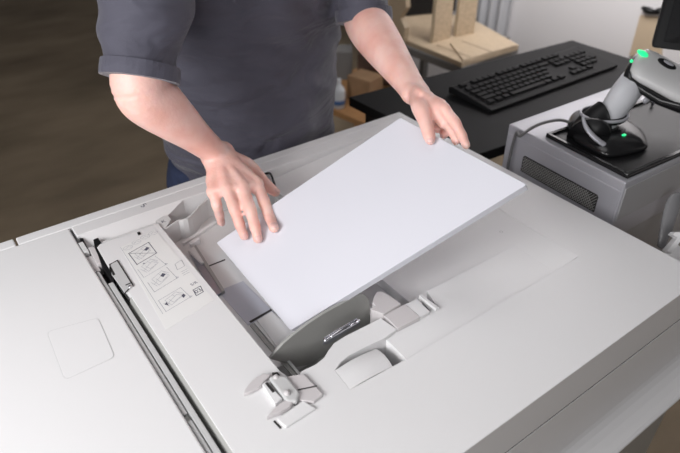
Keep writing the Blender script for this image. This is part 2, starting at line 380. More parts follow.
bm=bmesh.new(); ball(bm,W(276,377,.010),.004,.004,.003); link('hinge_pin',bm,'warmgrey',cp,smooth=True); bm=bmesh.new(); ball(bm,W(287,393,.011),.0045,.005,.004); link('hinge_pin',bm,'warmgrey',cp,smooth=True)
# printed label on the panel
zl=.0004
lab=pprism('instruction_label','label',cp,w2([(120.5,247.5),(155,229),(214,300),(166,330)],zl),0,zl)
bm=bmesh.new(); ribbon(bm,w2([(120.5,247.5),(163,314)],zl),.0006,zl+.0001); link('label_edge',bm,'inkf',lab)
zi=zl+.0002
def quadmap(q):
    q=[W(x,y,zi) for x,y in q]   # TL,TR,BR,BL
    def f(u,v): 
        a=q[0].lerp(q[1],u); b=q[3].lerp(q[2],u); r=a.lerp(b,v); return (r.x,r.y)
    return f
frames=[([(128.6,253.4),(148.6,242.3),(156.7,253),(137,264.5)],'ink',.0013),([(135,266),(154.5,255.5),(166,264.5),(144,277.5)],'inkf',.0006),([(145,278.7),(166,266.5),(177,278),(154.5,292)],'inkm',.0006),([(158.4,300.6),(180.5,287.5),(190.5,297),(166,311.6)],'inkf',.0007)]
for i,(q,mm,w_) in enumerate(frames):
    f=quadmap(q); bm=bmesh.new()
    if i in (0,3): ribbon(bm,[f(0,0),f(1,0),f(1,1),f(0,1)],w_,zi,True)
    else: ribbon(bm,[f(1,.05),f(1,1),f(0,1),f(0,.3)],w_,zi)
    if i==0:
        ribbon(bm,[f(0,0),f(1,1)],.0008,zi)
    fr=link('pictogram_frame',bm,mm,lab)
    bm=bmesh.new()
    S=lambda pts,c=False,w=.0005: ribbon(bm,[f(*p) for p in pts],w,zi+.0001,c)
    S([(.2,.25),(.75,.1),(.85,.6),(.3,.8)],True); S([(.3,.5),(.7,.3),(.8,.55)]); S([(.1,.4),(.22,.8)]); S([(.35,.35),(.42,.7),(.75,.6)])
    S([(.15,.6),(.3,.55)]); S([(.55,.15),(.6,.35)]); S([(.8,.2),(.9,.45)])
    if i: S([(1.0,.9),(1.07,1.0),(.98,1.02)],True,.0008)
    link('pictogram_lines',bm,'inkf',fr)
    bm=bmesh.new()
    blobs=[[(.62,.35),(.8,.25),(.88,.4),(.7,.48)],[(.3,.15),(.4,.1),(.42,.2)],[(.55,.35),(.7,.25),(.78,.42),(.62,.5)],[(.1,.5),(.22,.4),(.2,.7)]][i]
    bm.faces.new([bm.verts.new((*f(*p),zi+.00015)) for p in blobs])
    if i==3:
        link('pictogram_hand',bm,'ink',fr); bm=bmesh.new(); bm.faces.new([bm.verts.new((*f(*p),zi+.00015)) for p in [(.78,.6),(.9,.5),(.92,.7),(.8,.8)]])
    link('pictogram_hand',bm,'ink' if i!=1 else 'inkm',fr)
bm=bmesh.new()
for cx,cy in ((128,247.6),(136.5,242),(145,237),(153,233)):
    for i in range(10):
        a0=2*math.pi*i/10;a1=2*math.pi*(i+1)/10
        c=W(cx,cy,zi); ribbon(bm,[(c.x+.0085*math.cos(a0),c.y+.006*math.sin(a0)),(c.x+.0085*math.cos(a1),c.y+.006*math.sin(a1))],.0005,zi)
    ribbon(bm,[(c.x-.005,c.y-.002),(c.x+.001,c.y+.003),(c.x+.005,c.y-.002)],.0005,zi)
link('size_symbols',bm,'inkf',lab)
bm=bmesh.new(); ribbon(bm,w2([(175,264),(181.6,260),(184.7,266),(177.3,269.8)],zi),.0006,zi,True); link('blank_box_symbol',bm,'inkm',lab)
bm=bmesh.new()
for k in range(3):
    a=W(181+k*1.2,272+k*1.6,zi); b=W(187+k*1.2,268.8+k*1.6,zi); ribbon(bm,[(a.x,a.y),(b.x,b.y)],.0007,zi)
link('size_lines',bm,'inkf',lab)
bm=bmesh.new(); ribbon(bm,w2([(193,290),(200.4,286),(203.3,291.8),(196.4,295.6)],zi),.0014,zi,True); o=link('tray_number_box',bm,'ink',lab)
rz=math.atan2(W(200.4,286).y-W(193,290).y,W(200.4,286).x-W(193,290).x)
textmesh('tray_number','03','ink',o,W(198.1,290.9,zi),.0125,rz)
textmesh('size_text','S/R','inkm',lab,W(194,283.5,zi),.0095,rz)
textmesh('ledge_letter','S','ink',cp,W(143.5,205.5,.0003),.019,math.radians(-55))
gt=pprism('guide_bracket','lightgrey',cp,w2([(157,225.5),(155,221),(163,216),(168,215),(171,219),(165,229)],-.003),-.012,-.003,bevel=.0006)
textmesh('guide_letter','K','ink',gt,W(163.5,221.5,-.0028),.013,0)
# body below
XR2=1.035
XR3=1.16
pbox('seam_shade','dark',cp,XL,XR-.004,YF+.003,YB-.01,-.0955,-.0845)  # dark filler standing in for shade inside the seam, not a copier part
pbox('front_panel','white',cp,XL,XR3,YF+.0015,.40,-.235,-.0945,bevel=.001)
pbox('upper_casing','white',cp,XL,XR2,.401,YB,-.235,-.0925,bevel=.001)
bm=bmesh.new(); prof=[(YF+.002,-.2355),(YF-.001,-.246),(YF-.008,-.256),(YF-.019,-.2635),(YF-.032,-.2685),(YF-.042,-.2715),(YF-.047,-.275),(YF-.048,-.279),(YF-.044,-.284),(YF-.0,-.287),(YF+.127,-.287),(YF+.127,-.2355)]
vprism(bm,[(XL,y,z) for y,z in prof],(XR3-XL,0,0)); link('handle_lip',bm,'white',cp,smooth=False)
pbox('lower_body','mid',cp,XL,XR2,.401,YB,FLOOR+.06,-.236,bevel=.003)
pbox('drawer_front','mid',cp,XL,XR3,YF+.008,.40,FLOOR+.06,-.288,bevel=.003)
for x,y in ((XL+.08,YF+.1),(XR-.08,YF+.1),(XL+.08,YB-.1),(XR-.08,YB-.1)):
    bm=bmesh.new(); bmesh.ops.create_cone(bm,cap_ends=True,segments=20,radius1=.03,radius2=.03,depth=.06,matrix=Matrix.Translation((x,y,FLOOR+.03))); link('caster',bm,'black',cp)

# ------------------------------------------------ paper stack
pL,pB=W(217,243,-.03),W(290,330,-.03); pT,pR=W(400,117,.214),W(527,185,.214)
e1=((pT-pL)+(pR-pB))/2; e2=((pL-pB)+(pT-pR))/2; pn=e1.cross(e2).normalized()
if pn.z<0: pn=-pn
pc=(pL+pB+pT+pR)/4
ex=e1.normalized(); ey=pn.cross(ex)
def PP(x,y,off=0.0):
    d=ray(x,y); t=((pc+pn*off-CAM).dot(pn))/d.dot(pn); return CAM+d*t
L2,B2,T2,R2=[q-pn*(q-pc).dot(pn) for q in (pL,pB,pT,pR)]
thk=.0135
# mesh in a local frame so the sheet lines follow its thickness
loc=lambda q:((q-pc).dot(ex),(q-pc).dot(ey))
bm=bmesh.new(); prism(bm,rrect([loc(q) for q in (L2,B2,R2,T2)],.004,4),-thk,0)
ps=link('paper_stack',bm,'paper',bevel=.0004,seg=1)
ps.matrix_world=Matrix.Translation(pc)@Matrix((ex,ey,pn)).transposed().to_4x4()
tag(ps,'thick stack of blank white paper lifted out of the copier tray by both hands','paper stack')

# ------------------------------------------------ desk, keyboard
ZD=-.045
dk=thing('desk','black office desk behind the copier, carrying the keyboard','desk',(1.5,1.1,FLOOR))
c1,c2,c3,c4=[W(*p,ZD) for p in [(349,97),(381,113),(572,40),(640,62)]]
dd=(c3-c1); dx=V((dd.x,dd.y,0)).normalized(); dy=V((c2.x-c1.x,c2.y-c1.y,0)).normalized()
n1=c1+dy*.46; n2=c3+V((0,-1,0))*.46
pprism('desk_top','desk',dk,[(c1.x,c1.y),(n1.x,n1.y+.0),(n2.x,n2.y),(c3.x,c3.y)],ZD-.028,ZD,bevel=.002)
for x,y in ((c1.x+.05,c1.y-.06),(n1.x+.05,n1.y+.05),(c3.x-.05,c3.y-.06),(n2.x-.05,n2.y+.05)):
    pbox('leg','black',dk,x-.02,x+.02,y-.02,y+.02,FLOOR,ZD-.028,bevel=.002)
kq=[W(*p,ZD) for p in [(448,94),(496,112),(617,69),(573,53)]]
kO=kq[0]; kx=(kq[3]-kq[0]); ky=(kq[1]-kq[0]); KL=kx.length; KW=ky.length; kx.normalize(); ky=(ky-kx*ky.dot(kx)).normalized()
kb=thing('keyboard','full-size black computer keyboard lying on the black desk','keyboard',kO+kx*KL/2+ky*KW/2)
bm=bmesh.new()
prof=[(0,.004),(0,.022),(.012,.026),(KW*.8,.014),(KW,.010),(KW,.002)]
vprism(bm,[kO+ky*a+V((0,0,b)) for a,b in prof],kx*KL); link('keyboard_case',bm,'key',kb,bevel=.002)
# keys: one source mesh per width, copied
kh=lambda a:.026-(a-.012)/(KW*.8-.012)*.012
srcs={}
def key(u,v,w,h):
    p=kO+kx*u+ky*v+V((0,0,kh(v)-.001)); kk=(round(w,4),round(h,4))
    if kk not in srcs:
        bm=bmesh.new(); a=[]
        for s,zz in ((0,0),(.0018,.006)):
            a.append([bm.verts.new(kx*x+ky*y+V((0,0,zz))) for x,y in ((s,s),(w-s,s),(w-s,h-s),(s,h-s))])
        bm.faces.new(a[1]); bm.faces.new(a[0][::-1])
        for i in range(4): bm.faces.new((a[0][i],a[0][(i+1)%4],a[1][(i+1)%4],a[1][i]))
        o=link('key',bm,'key',kb,bevel=.0007); srcs[kk]=o
    else:
        o=srcs[kk].copy(); COL.objects.link(o); o.parent=kb; o.matrix_parent_inverse=srcs[kk].matrix_parent_inverse.copy()
    o.location=p
m0=.02; pit=(KL-2*m0)/22.6; rp=(KW*.86-.014)/6.2; nk=0
rows=[(0,[0,2,3,4,5,6.5,7.5,8.5,9.5,11,12,13,14,15.3,16.3,17.3],None),
      (1.25,[i for i in range(13)]+[15.3,16.3,17.3,18.6,19.6,20.6,21.6],13),
      (2.25,[i+1.5 for i in range(12)]+[15.3,16.3,17.3,18.6,19.6,20.6],0),
      (3.25,[i+1.75 for i in range(11)]+[18.6,19.6,20.6,21.6],0),
      (4.25,[i+2.25 for i in range(10)]+[16.3,18.6,19.6,20.6],0),
      (5.25,[0,1.3,2.6,10.2,11.5,12.8,15.3,16.3,17.3,18.6,19.6,20.6],None)]
for v,us,wide in rows:
    for u in us:
        if nk<97: key(m0+u*pit,.014+v*rp,pit*.94,rp*.9); nk+=1
    if wide==13: key(m0+13*pit,.014+v*rp,pit*1.9,rp*.9); nk+=1
    if wide==0: key(m0,.014+v*rp,pit*(us[0]-.08),rp*.9); nk+=1
key(m0+3.9*pit,.014+5.25*rp,pit*6.2,rp*.9)
print('KEYS',nk)

# ------------------------------------------------ grey controller box with black tray on top
ZT=.052
tA,tB,tC=W(509,124,ZT),W(626,183,ZT),W(680,157,ZT)
tx=(tC-tB); tx.z=0; tx.normalize(); ty=(tA-tB); TW=ty.length; ty.normalize(); TD=.46
zs=zb=0; zb=WX(624,228,tB.x).z; zs=zb; zb=zb-.05
tr=thing('computer_tower','silver-grey computer tower lying flat behind the copier, with black side vent','computer',tB+ty*TW/2+tx*TD/2-V((0,0,ZT-FLOOR)))
def tq(u,v,z): return tB+tx*u+ty*v+V((0,0,z-ZT))
bm=bmesh.new(); vprism(bm,[tq(0,0,zb),tq(TD,0,zb),tq(TD,TW,zb),tq(0,TW,zb)],(0,0,ZT-zb)); link('housing',bm,'silver',tr,bevel=.003)
bm=bmesh.new(); vprism(bm,[tq(-.0015,.004,zb+.01),tq(-.0015,TW-.004,zb+.01),tq(-.0015,TW-.004,ZT-.022),tq(-.0015,.004,ZT-.022)],tx*.004); sp=link('side_panel',bm,'silver',tr,bevel=.0012)
# vent: black grille with diagonal slots
def fx(px,py): # point on the side face plane
    d=ray(px,py); t=(tB-CAM).dot(tx)/d.dot(tx); q=CAM+d*t; return (q-tB).dot(ty), q.z
v1=fx(523,155); v2=fx(599,196); v0b=fx(518,170)[1]
vy0,vy1=v2[0],v1[0]; vz1=(v1[1]+v2[1])/2; 
def Q(y,z,o): return tB+ty*y+V((0,0,z-ZT))+tx*o
bm=bmesh.new(); vprism(bm,[Q(vy0,v0b,-.003),Q(vy1,v0b,-.003),Q(vy1,vz1-.004,-.003),Q(vy1-.004,vz1,-.003),Q(vy0+.004,vz1,-.003),Q(vy0,vz1-.004,-.003)],tx*.003); vg=link('vent_grille',bm,'dark',tr)
bm=bmesh.new(); s=vy0
while s<vy1+.08:
    for sg in (1,-1):
        a=(s if sg>0 else s-.0,v0b); 
        hh=vz1-v0b-.004
        y0_,z0_,y1_,z1_=s,v0b+.002,s-sg*hh*.8,vz1-.002
        def clip(y0_,z0_,y1_,z1_):
            t0,t1=0,1
            for lim,sgn in ((vy0+.002,1),(vy1-.002,-1)):
                f0=(y0_-lim)*sgn; f1=(y1_-lim)*sgn
                if f0<0 and f1<0: return None
                if f0<0: t0=max(t0,f0/(f0-f1))
                if f1<0: t1=min(t1,f0/(f0-f1))
            return (y0_+(y1_-y0_)*t0,z0_+(z1_-z0_)*t0,y0_+(y1_-y0_)*t1,z0_+(z1_-z0_)*t1) if t1>t0 else None
        c=clip(y0_,z0_,y1_,z1_)
        if c:
            w_=.0008; vs=[Q(c[0]-w_,c[1],-.0034),Q(c[0]+w_,c[1],-.0034),Q(c[2]+w_,c[3],-.0034),Q(c[2]-w_,c[3],-.0034)]; vprism(bm,vs,tx*.0006)
    s+=.0065
link('grille_mesh',bm,'mid' ,vg)
bm=bmesh.new(); vprism(bm,[tq(.004,-.003,zs+.003),tq(TD,-.003,zs+.003),tq(TD,-.003,ZT-.014),tq(.004,-.003,ZT-.014)],ty*.004); link('end_panel',bm,'silverd',tr,bevel=.001)
bm=bmesh.new(); vprism(bm,[tq(.01,.006,FLOOR),tq(TD,.006,FLOOR),tq(TD,TW-.01,FLOOR),tq(.01,TW-.01,FLOOR)],(0,0,zb-FLOOR-.004)); 
cab=tag(link('low_cabinet',bm,'silverd',bevel=.003),'dark grey cabinet under the silver computer tower, beside the copier','cabinet')
# recess black tray
tq4=[W(*p,ZT+.006) for p in [(546,134.5),(628,176.5),(697,149),(651,98)]]
tp_=tq4[0]; a0,a1,a2=tq4[0],tq4[1],tq4[3]
ux=(a2-a0); ux.z=0; uy=(a1-a0); uy.z=0
lenx=ux.length+.03; leny=uy.length; ux.normalize(); uy.normalize()
mt=thing('desk_tray','shallow black tray on top of the silver computer tower','tray',a0+ux*lenx/2+uy*leny/2-V((0,0,.006)))
def TQ(u,v,z): return V((a0.x,a0.y,0))+ux*u+uy*v+V((0,0,z))
bm=bmesh.new(); vprism(bm,[TQ(0,0,ZT),TQ(lenx,0,ZT),TQ(lenx,leny,ZT),TQ(0,leny,ZT)],(0,0,.004)); link('tray_base',bm,'black',mt,bevel=.001)
bm=bmesh.new(); r_=.008
for q in ([(0,0),(lenx,0),(lenx,r_),(0,r_)],[(0,leny-r_),(lenx,leny-r_),(lenx,leny),(0,leny)],[(0,r_),(r_,r_),(r_,leny-r_),(0,leny-r_)],[(lenx-r_,r_),(lenx,r_),(lenx,leny-r_),(lenx-r_,leny-r_)]):
    vprism(bm,[TQ(*p,ZT+.003) for p in q],(0,0,.007))
link('tray_rim',bm,'blackg',mt,bevel=.002)
bm=bmesh.new(); ball(bm,W(653,103,ZT+.012),.004,.004,.008); link('tray_screw',bm,'chrome',mt,smooth=True)

# ------------------------------------------------ barcode scanner in its cradle
ZS=ZT+.0045
sb=W(606,140,ZS); dS=(sb-CAM).dot(fw)
sx=(W(640,152,ZS)-W(580,130,ZS)); sx.z=0; sx.normalize(); sy=V((-sx.y,sx.x,0))   # sx: to the lower right in the picture
stn=thing('scanner_stand','black cradle stand with silver ring and green light, standing on the black tray','scanner stand',sb)
# base outline
bo=w2([(567,128),(571,118),(580,114),(596,116),(624,124),(640,134),(646,146),(641,152),(610,158),(590,151),(574,141)],ZS)
bm=bmesh.new(); cx=sum(p[0] for p in bo)/len(bo); cy=sum(p[1] for p in bo)/len(bo)
sm=[(p[0],p[1]) for p in cat([(*p,0) for p in bo+[bo[0]]],4)[:-1]]
lv=[(0,1),(.006,1.02),(.012,.98),(.020,.80),(.026,.55)]
rings=[[bm.verts.new((cx+(p[0]-cx)*s,cy+(p[1]-cy)*s,ZS+z)) for p in sm] for z,s in lv]
for a,b in zip(rings,rings[1:]):
    for j in range(len(a)): bm.faces.new((a[j],a[(j+1)%len(a)],b[(j+1)%len(a)],b[j]))
bm.faces.new(rings[0][::-1]); bm.faces.new(rings[-1]); link('stand_base',bm,'blackg',stn,smooth=True)
# neck / cup : grows from the left of the base up to the ring
nk0=D(592,138,dS); ring=D(602,113,dS); ring2=ring
bm=bmesh.new(); nb=W(588,137,ZS+.012)
loft(bm,[(nb.x,nb.y,nb.z,.050,.040),(*D(592,129,dS),.043,.034),(*D(599,121,dS),.036,.032),(*D(603,119,dS),.040,.034)],24,4,flat=sy,round_ends=False); link('cup',bm,'black',stn,smooth=True)
def torus(bm,c,ax,bx,R1,R2,r,n=40,k=10,a0=0,a1=2*math.pi):
    rings=[]; full=abs(a1-a0-2*math.pi)<1e-6; N=n if full else n+1
    nz=ax.cross(bx).normalized()
    for i in range(N):
        a=a0+(a1-a0)*i/n; p=c+ax*R1*math.cos(a)+bx*R2*math.sin(a); rad=(ax*R1*math.cos(a)+bx*R2*math.sin(a)).normalized()
        rings.append([bm.verts.new(p+rad*r*math.cos(2*math.pi*j/k)+nz*r*1.2*math.sin(2*math.pi*j/k)) for j in range(k)])
    for i in range(N if full else N-1):
        A_,B_=rings[i],rings[(i+1)%N]
        for j in range(k): bm.faces.new((A_[j],A_[(j+1)%k],B_[(j+1)%k],B_[j]))
rx_=(D(625,112,dS)-D(580,112,dS)).normalized(); hn=(D(640,70,dS)-D(602,116,dS)).normalized()
fy_=fh-hn*fh.dot(hn); fy_.normalize()
rcx=D(604,114,dS)
bm=bmesh.new(); torus(bm,rcx,rt,V((fh.x,fh.y,0)),.050,.040,.0030); link('silver_ring',bm,'silver',stn,smooth=True)
bm=bmesh.new(); loft(bm,[(rcx.x,rcx.y,rcx.z-.014,.040,.032),(rcx.x,rcx.y,rcx.z-.008,.049,.039),(rcx.x,rcx.y,rcx.z+.001,.050,.040)],32,3,flat=fh,round_ends=False); link('cradle_rim',bm,'blackg',stn,smooth=True)
bm=bmesh.new(); loft(bm,[(*D(583,118,dS-.040),.003,.003),(*D(586,127,dS-.048),.005,.004),(*D(594,137,dS-.055),.006,.004),(*D(606,146,dS-.055),.006,.003),(*D(614,151,dS-.05),.003,.002)],10,5); link('silver_trim',bm,'silver',stn,smooth=True)
bm=bmesh.new(); g=W(624,135,ZS+.026); ball(bm,g,.006,.004,.002); link('status_light',bm,'green',stn,smooth=True)
# scanner
sc=thing('barcode_scanner','white and black handheld barcode scanner with green light, resting in its cradle','barcode scanner',D(600,118,dS))
bm=bmesh.new()
h0=D(606,121,dS);h1=D(614,109,dS);h2=D(624,95,dS);h3=D(633,83,dS+.022)
loft(bm,[(*h0,.026,.024),(*h1,.029,.027),(*h2,.032,.029),(*h3,.033,.028)],28,6,flat=fy_); link('handle',bm,'scan',sc,smooth=True)
bm=bmesh.new(); tA_,tB_=D(651,83,dS-.005),D(641,96,dS-.005)
loft(bm,[(*D(663,86,dS),.007,.009),(*D(656,93,dS),.009,.010),(*D(645,101,dS),.005,.007)],12,5); link('trigger',bm,'silver',sc,smooth=True)
# head: runs from (628,62) to beyond the right of the frame, long axis pointing right and slightly down/toward camera
HC=D(640,63,dS)
hd=D(694,92,dS-.02)-HC; hl=hd.length; hx=hd.normalized(); hu=V((0,0,.9))-fh*.26; hu=hu-hx*hu.dot(hx); hu.normalize(); hy=hu.cross(hx).normalized()
def head(bm,secs,off=0):
    rings=[]; n_=28
    for t,wd,ht,dz in secs:
        c=HC+hx*hl*t+hu*(dz+off)
        rings.append([bm.verts.new(c+hy*(wd*math.copysign(abs(math.cos(2*math.pi*j/n_))**.75,math.cos(2*math.pi*j/n_)))+hu*(ht*math.copysign(abs(math.sin(2*math.pi*j/n_))**.8,math.sin(2*math.pi*j/n_)))) for j in range(n_)])
    for a,b in zip(rings,rings[1:]):
        for j in range(n_): bm.faces.new((a[j],a[(j+1)%n_],b[(j+1)%n_],b[j]))
    bm.faces.new(rings[0][::-1]); bm.faces.new(rings[-1])
bm=bmesh.new(); head(bm,[(-.11,.012,.004,.0),(-.09,.036,.009,0),(.0,.053,.014,0),(.15,.056,.0165,.0),(.4,.056,.0165,.0),(.7,.056,.018,.0),(.95,.054,.020,0),(1.0,.052,.018,0)]); hdo=link('scanner_head',bm,'scanl',sc,smooth=True)
bm=bmesh.new(); head(bm,[(-.15,.012,.005,-.014),(-.12,.042,.012,-.014),(.0,.059,.014,-.017),(.3,.061,.015,-.020),(.6,.062,.016,-.022),(.97,.060,.024,-.012),(1.03,.060,.026,-.008),(1.05,.056,.022,-.007)]); link('rubber_bumper',bm,'blackg',sc,smooth=True)
def ontop(px,py,off=.0): # point on the head's top surface plane
    c=HC+hu*.0165; d=ray(px,py); return CAM+d*((c-CAM).dot(hu)/d.dot(hu))+hu*off
RM=Matrix((hx,hy,hu)).transposed()
bm=bmesh.new(); ball(bm,ontop(643,53,-.001),.013,.010,.003,RM); link('status_light',bm,'green',sc,smooth=True)
bm=bmesh.new(); ball(bm,ontop(667,64,0),.022,.014,.003,RM); bt=link('button',bm,'blackg',sc,smooth=True)
bm=bmesh.new(); ball(bm,ontop(668,64,.0025),.012,.006,.0015,RM); link('button_pad',bm,'silver',bt,smooth=True)
q=D(631.5,61,dS-.045); bm=bmesh.new(); ball(bm,q,.0035,.0035,.0035); link('logo_mark',bm,'green',sc,smooth=True)
# cable
cb=[W(573,124,ZT+.012),W(560,120,ZT+.022),W(543,123,ZT+.020),W(530,129,ZT+.010),W(520,136,ZT+.004)]
e_=fx(515,146); cb+=[Q(fx(515,144)[0],ZT-.008,-.008),Q(fx(511,156)[0],fx(511,156)[1],-.009),Q(fx(508,172)[0],fx(508,172)[1],-.009)]
o=tube('scanner_cable','cable',None,cb,.0035,6,8); tag(o,'thin grey cable curving from the scanner stand over the tower edge','cable')

# ------------------------------------------------ monitor at the right edge
dM=(W(650,48,.26)-CAM).dot(fw) ; dM=1.35
m0_=D(651,48,dM)
mo=thing('monitor','black flat computer monitor at the top right corner','monitor',(m0_.x+.25,m0_.y-.2,ZD))
mxv=(D(690,58,dM-.02)-m0_); mxv.z=0; mxv=mxv.normalized(); myv=V((-mxv.y,mxv.x,0)); lean=(D(664,0,dM-.02)-m0_).normalized()
bm=bmesh.new(); vprism(bm,[m0_,m0_+mxv*.50,m0_+mxv*.50+V((0,0,.30))+mxv*.01,m0_+lean*.30],myv*.035); mc=link('monitor_case',bm,'black',mo,bevel=.006)
bm=bmesh.new(); s0=m0_-myv*.0008; ii=mxv*.018
vprism(bm,[s0+ii*1.2+V((0,0,.018)),s0+mxv*.485+V((0,0,.018)),s0+mxv*.485+V((0,0,.28)),s0+ii*1.2+lean*.28],-myv*.0006); link('screen',bm,'blackg',mc)
st=m0_+mxv*.30+myv*.02
bm=bmesh.new(); vprism(bm,[st-mxv*.03,st+mxv*.03,st+mxv*.03+myv*.02,st-mxv*.03+myv*.02],(0,0,ZT-.0-st.z)); link('monitor_neck',bm,'black',mo)

# ------------------------------------------------ things past the copier's right edge
bm=bmesh.new()
a=D(661,246,1.25);b=D(676,200,1.25);w_=rt*.05+fh*.04
loft(bm,[(*a,.010,.006),(*D(667,226,1.25),.016,.008),(*D(674,202,1.25),.018,.008),(*D(679,196,1.25),.012,.006)],14,5,flat=fh)
mx_=remeshed('plastic_bottle',bm,'clear',None,.004,2); tag(mx_,'cloudy grey plastic bottle leaning at the right edge beside the copier','bottle')
bm=bmesh.new(); k0=[D(x,y,1.17) for x,y in [(667,251),(671,254),(682,240),(690,238),(690,232),(676,232),(673,235),(678,238)]]
vprism(bm,k0,fw*.02); o=link('cable_clip',bm,'white',bevel=.001); tag(o,'small white angled bracket at the right edge of the copier','bracket')

# ------------------------------------------------ plywood stand on a low grey table, curtain, wall card
ZP=-.34
lt=thing('low_table','dark grey low table under the plywood stand','table',(1.9,2.1,FLOOR))
q=w2([(396,43),(463,68),(519,46.5),(479,22),(425,4),(396,10)],ZP-.012)
pprism('table_top','steelgrey',lt,q,ZP-.05,ZP-.012,bevel=.003)
cq=V((sum(p[0] for p in q)/4,sum(p[1] for p in q)/4,0))
for p in q:
    e=cq+(V((*p,0))-cq)*.86; pbox('leg','steelgrey',lt,e.x-.02,e.x+.02,e.y-.02,e.y+.02,FLOOR,ZP-.05)
pw=thing('plywood_stand','pale plywood base with upright boards, on the low table by the wall','wooden stand',(1.9,2.0,ZP))
bq=w2([(404,39),(462,62.5),(519,45),(478,22),(425,6),(404,14)],ZP+.012)
pprism('base_board','ply',pw,bq,ZP-.012,ZP+.012,bevel=.002)
def upright(a,b,t,h,name='upright_board'):
    a=W(*a,ZP+.012);b=W(*b,ZP+.012); d=(b-a).normalized(); nn=V((-d.y,d.x,0))*t
    bm=bmesh.new(); vprism(bm,[a,b,b+nn,a+nn],(0,0,h)); o=link(name,bm,'ply',pw,bevel=.001)
    bm=bmesh.new(); vprism(bm,[a-d*.0012-nn*.02,a-d*.0,a+nn*1.02,a-d*.0012+nn*1.02],(0,0,h)); link('board_edge',bm,'plyedge',o)
upright((433,43.5),(450,38),.02,.42); upright((456,37),(474,33.5),.02,.42)
bm=bmesh.new(); s_=[W(450,44,ZP+.013),W(477,35,ZP+.013),W(516,46,ZP+.013),W(463,61.5,ZP+.013)]
vprism(bm,s_,(0,0,.006)); o=link('front_board',bm,'ply',pw,bevel=.001)
bm=bmesh.new()
for a,b in (((437,45),(470,57)),((462,41),(492,52))):
    A_=W(*a,ZP+.0195);B_=W(*b,ZP+.0195); ribbon(bm,[(A_.x,A_.y),(B_.x,B_.y)],.006,ZP+.0195)
link('board_seam',bm,'darkwood',o)
# bent plywood piece at the left
n0=W(401,46,ZP-.011); 
bm=bmesh.new(); vprism(bm,[WX(x,y,n0.x) for x,y in [(376,-12),(405,-12),(406,8),(400,18),(405,28),(403,42),(401,46),(386,46),(376,30)]],(.03,0,0)); o=link('notched_panel',bm,'ply',pw,bevel=.003)
zc=ZP+.0125; c0=W(402,17,zc); c1_=W(456,12,zc); cd_=(c1_-c0).normalized(); cn=V((-cd_.y,cd_.x,0))*.12
bm=bmesh.new(); vprism(bm,[c0,c1_,c1_+cn,c0+cn],(0,0,.30)); o=link('black_case',bm,'black',bevel=.01); tag(o,'black case standing on the plywood base behind its upright boards','case')
# curtain
bm=bmesh.new(); xc=2.90; y0=WX(508,20,xc).y; y1=WX(474,20,xc).y
fr=[];bk=[]
N=60
for i in range(N+1):
    t=i/N; y=y0+(y1-y0)*t; x=xc+.022*math.sin(t*math.pi*7)
    fr.append((x,y)); bk.append((x+.006,y))
poly=fr+bk[::-1]; prism(bm,poly,-.85,1.2); o=link('curtain',bm,'curtain',smooth=False); tag(o,'pale grey curtain hanging in folds at the end of the white wall','curtain')
# tan card with black clip on the wall
a_=WX(632,48,WX_-.002);b_=WX(662,16,WX_-.002); 
cz0=WX(640,55,WX_-.002).z; 
wc=thing('wall_clipboard','tan card hanging from a black clip on the white wall','clipboard',WX(648,30,WX_-.01))
bm=bmesh.new(); vprism(bm,[WX(x,y,WX_-.001) for x,y in [(641,15),(664,17),(662,60),(630,55)]],(-.008,0,0)); link('card',bm,'tan',wc)
bm=bmesh.new(); loft(bm,[(*WX(643.5,8,WX_-.016),.010),(*WX(648,10.5,WX_-.016),.016),(*WX(654,12,WX_-.016),.012),(*WX(659,11,WX_-.016),.016)],10,4); link('clip',bm,'black',wc,smooth=True)

# ------------------------------------------------ clutter seen under the left arm
ZC=-.62
sh=thing('wooden_shelf','low orange wooden shelf on the floor behind the person','shelf',(1.4,1.9,FLOOR))
q=w2([(300,96),(372,126),(440,96),(360,66)],ZC)
pprism('shelf_board','wood',sh,q,ZC-.03,ZC,bevel=.002)
cq=V((sum(p[0] for p in q)/4,sum(p[1] for p in q)/4,0))
for p in q:
    e=cq+(V((*p,0))-cq)*.88; pbox('post','wood',sh,e.x-.025,e.x+.025,e.y-.025,e.y+.025,FLOOR,ZC-.03)
def cbox(p0,p1,depth,h,m,name,label,catn,z=ZC):
    a=W(*p0,z);b=W(*p1,z);d=(b-a).normalized();nn=V((-d.y,d.x,0))*depth
    bm=bmesh.new(); vprism(bm,[a,b,b+nn,a+nn],(0,0,h)); o=link(name,bm,m,bevel=.003); tag(o,label,catn); return o
cbox((347,99),(369,106),.12,.13,'card','cardboard_box','brown cardboard box on the low shelf, nearest the desk corner','box')
cbox((357,84),(392,86),.10,.17,'darkwood','storage_box','dark reddish-brown box behind the cardboard box','box')
cbox((322,80),(352,80),.12,.16,'steelgrey','grey_box','dark grey box on the shelf beside the shirt','box')
bt_=thing('spray_bottle','small white bottle with blue label on the low shelf','bottle',W(339,106,ZC))
b0=W(339,107,ZC); bm=bmesh.new(); loft(bm,[(b0.x,b0.y,ZC,.03),(b0.x,b0.y,ZC+.09,.03),(b0.x,b0.y,ZC+.12,.012),(b0.x,b0.y,ZC+.15,.012)],16,3,round_ends=False); link('bottle_body',bm,'bottle',bt_,smooth=True)
bm=bmesh.new(); loft(bm,[(b0.x,b0.y,ZC+.02,.031),(b0.x,b0.y,ZC+.065,.031)],16,1,round_ends=False); link('bottle_label',bm,'blue',bt_,smooth=True)

# ------------------------------------------------ person
pe=thing('person','person in a charcoal t-shirt and jeans leaning over the copier, holding the paper stack','person',(.66,1.30,FLOOR))
bm=bmesh.new()
def lf(pts,**k): loft(bm,[(*p[0],*p[1:]) for p in pts],**k)
# right arm (left in the picture)
RS=V((.41,1.09,.53)); RE=WY(139,90,.985); RW=W(218,155,.085)
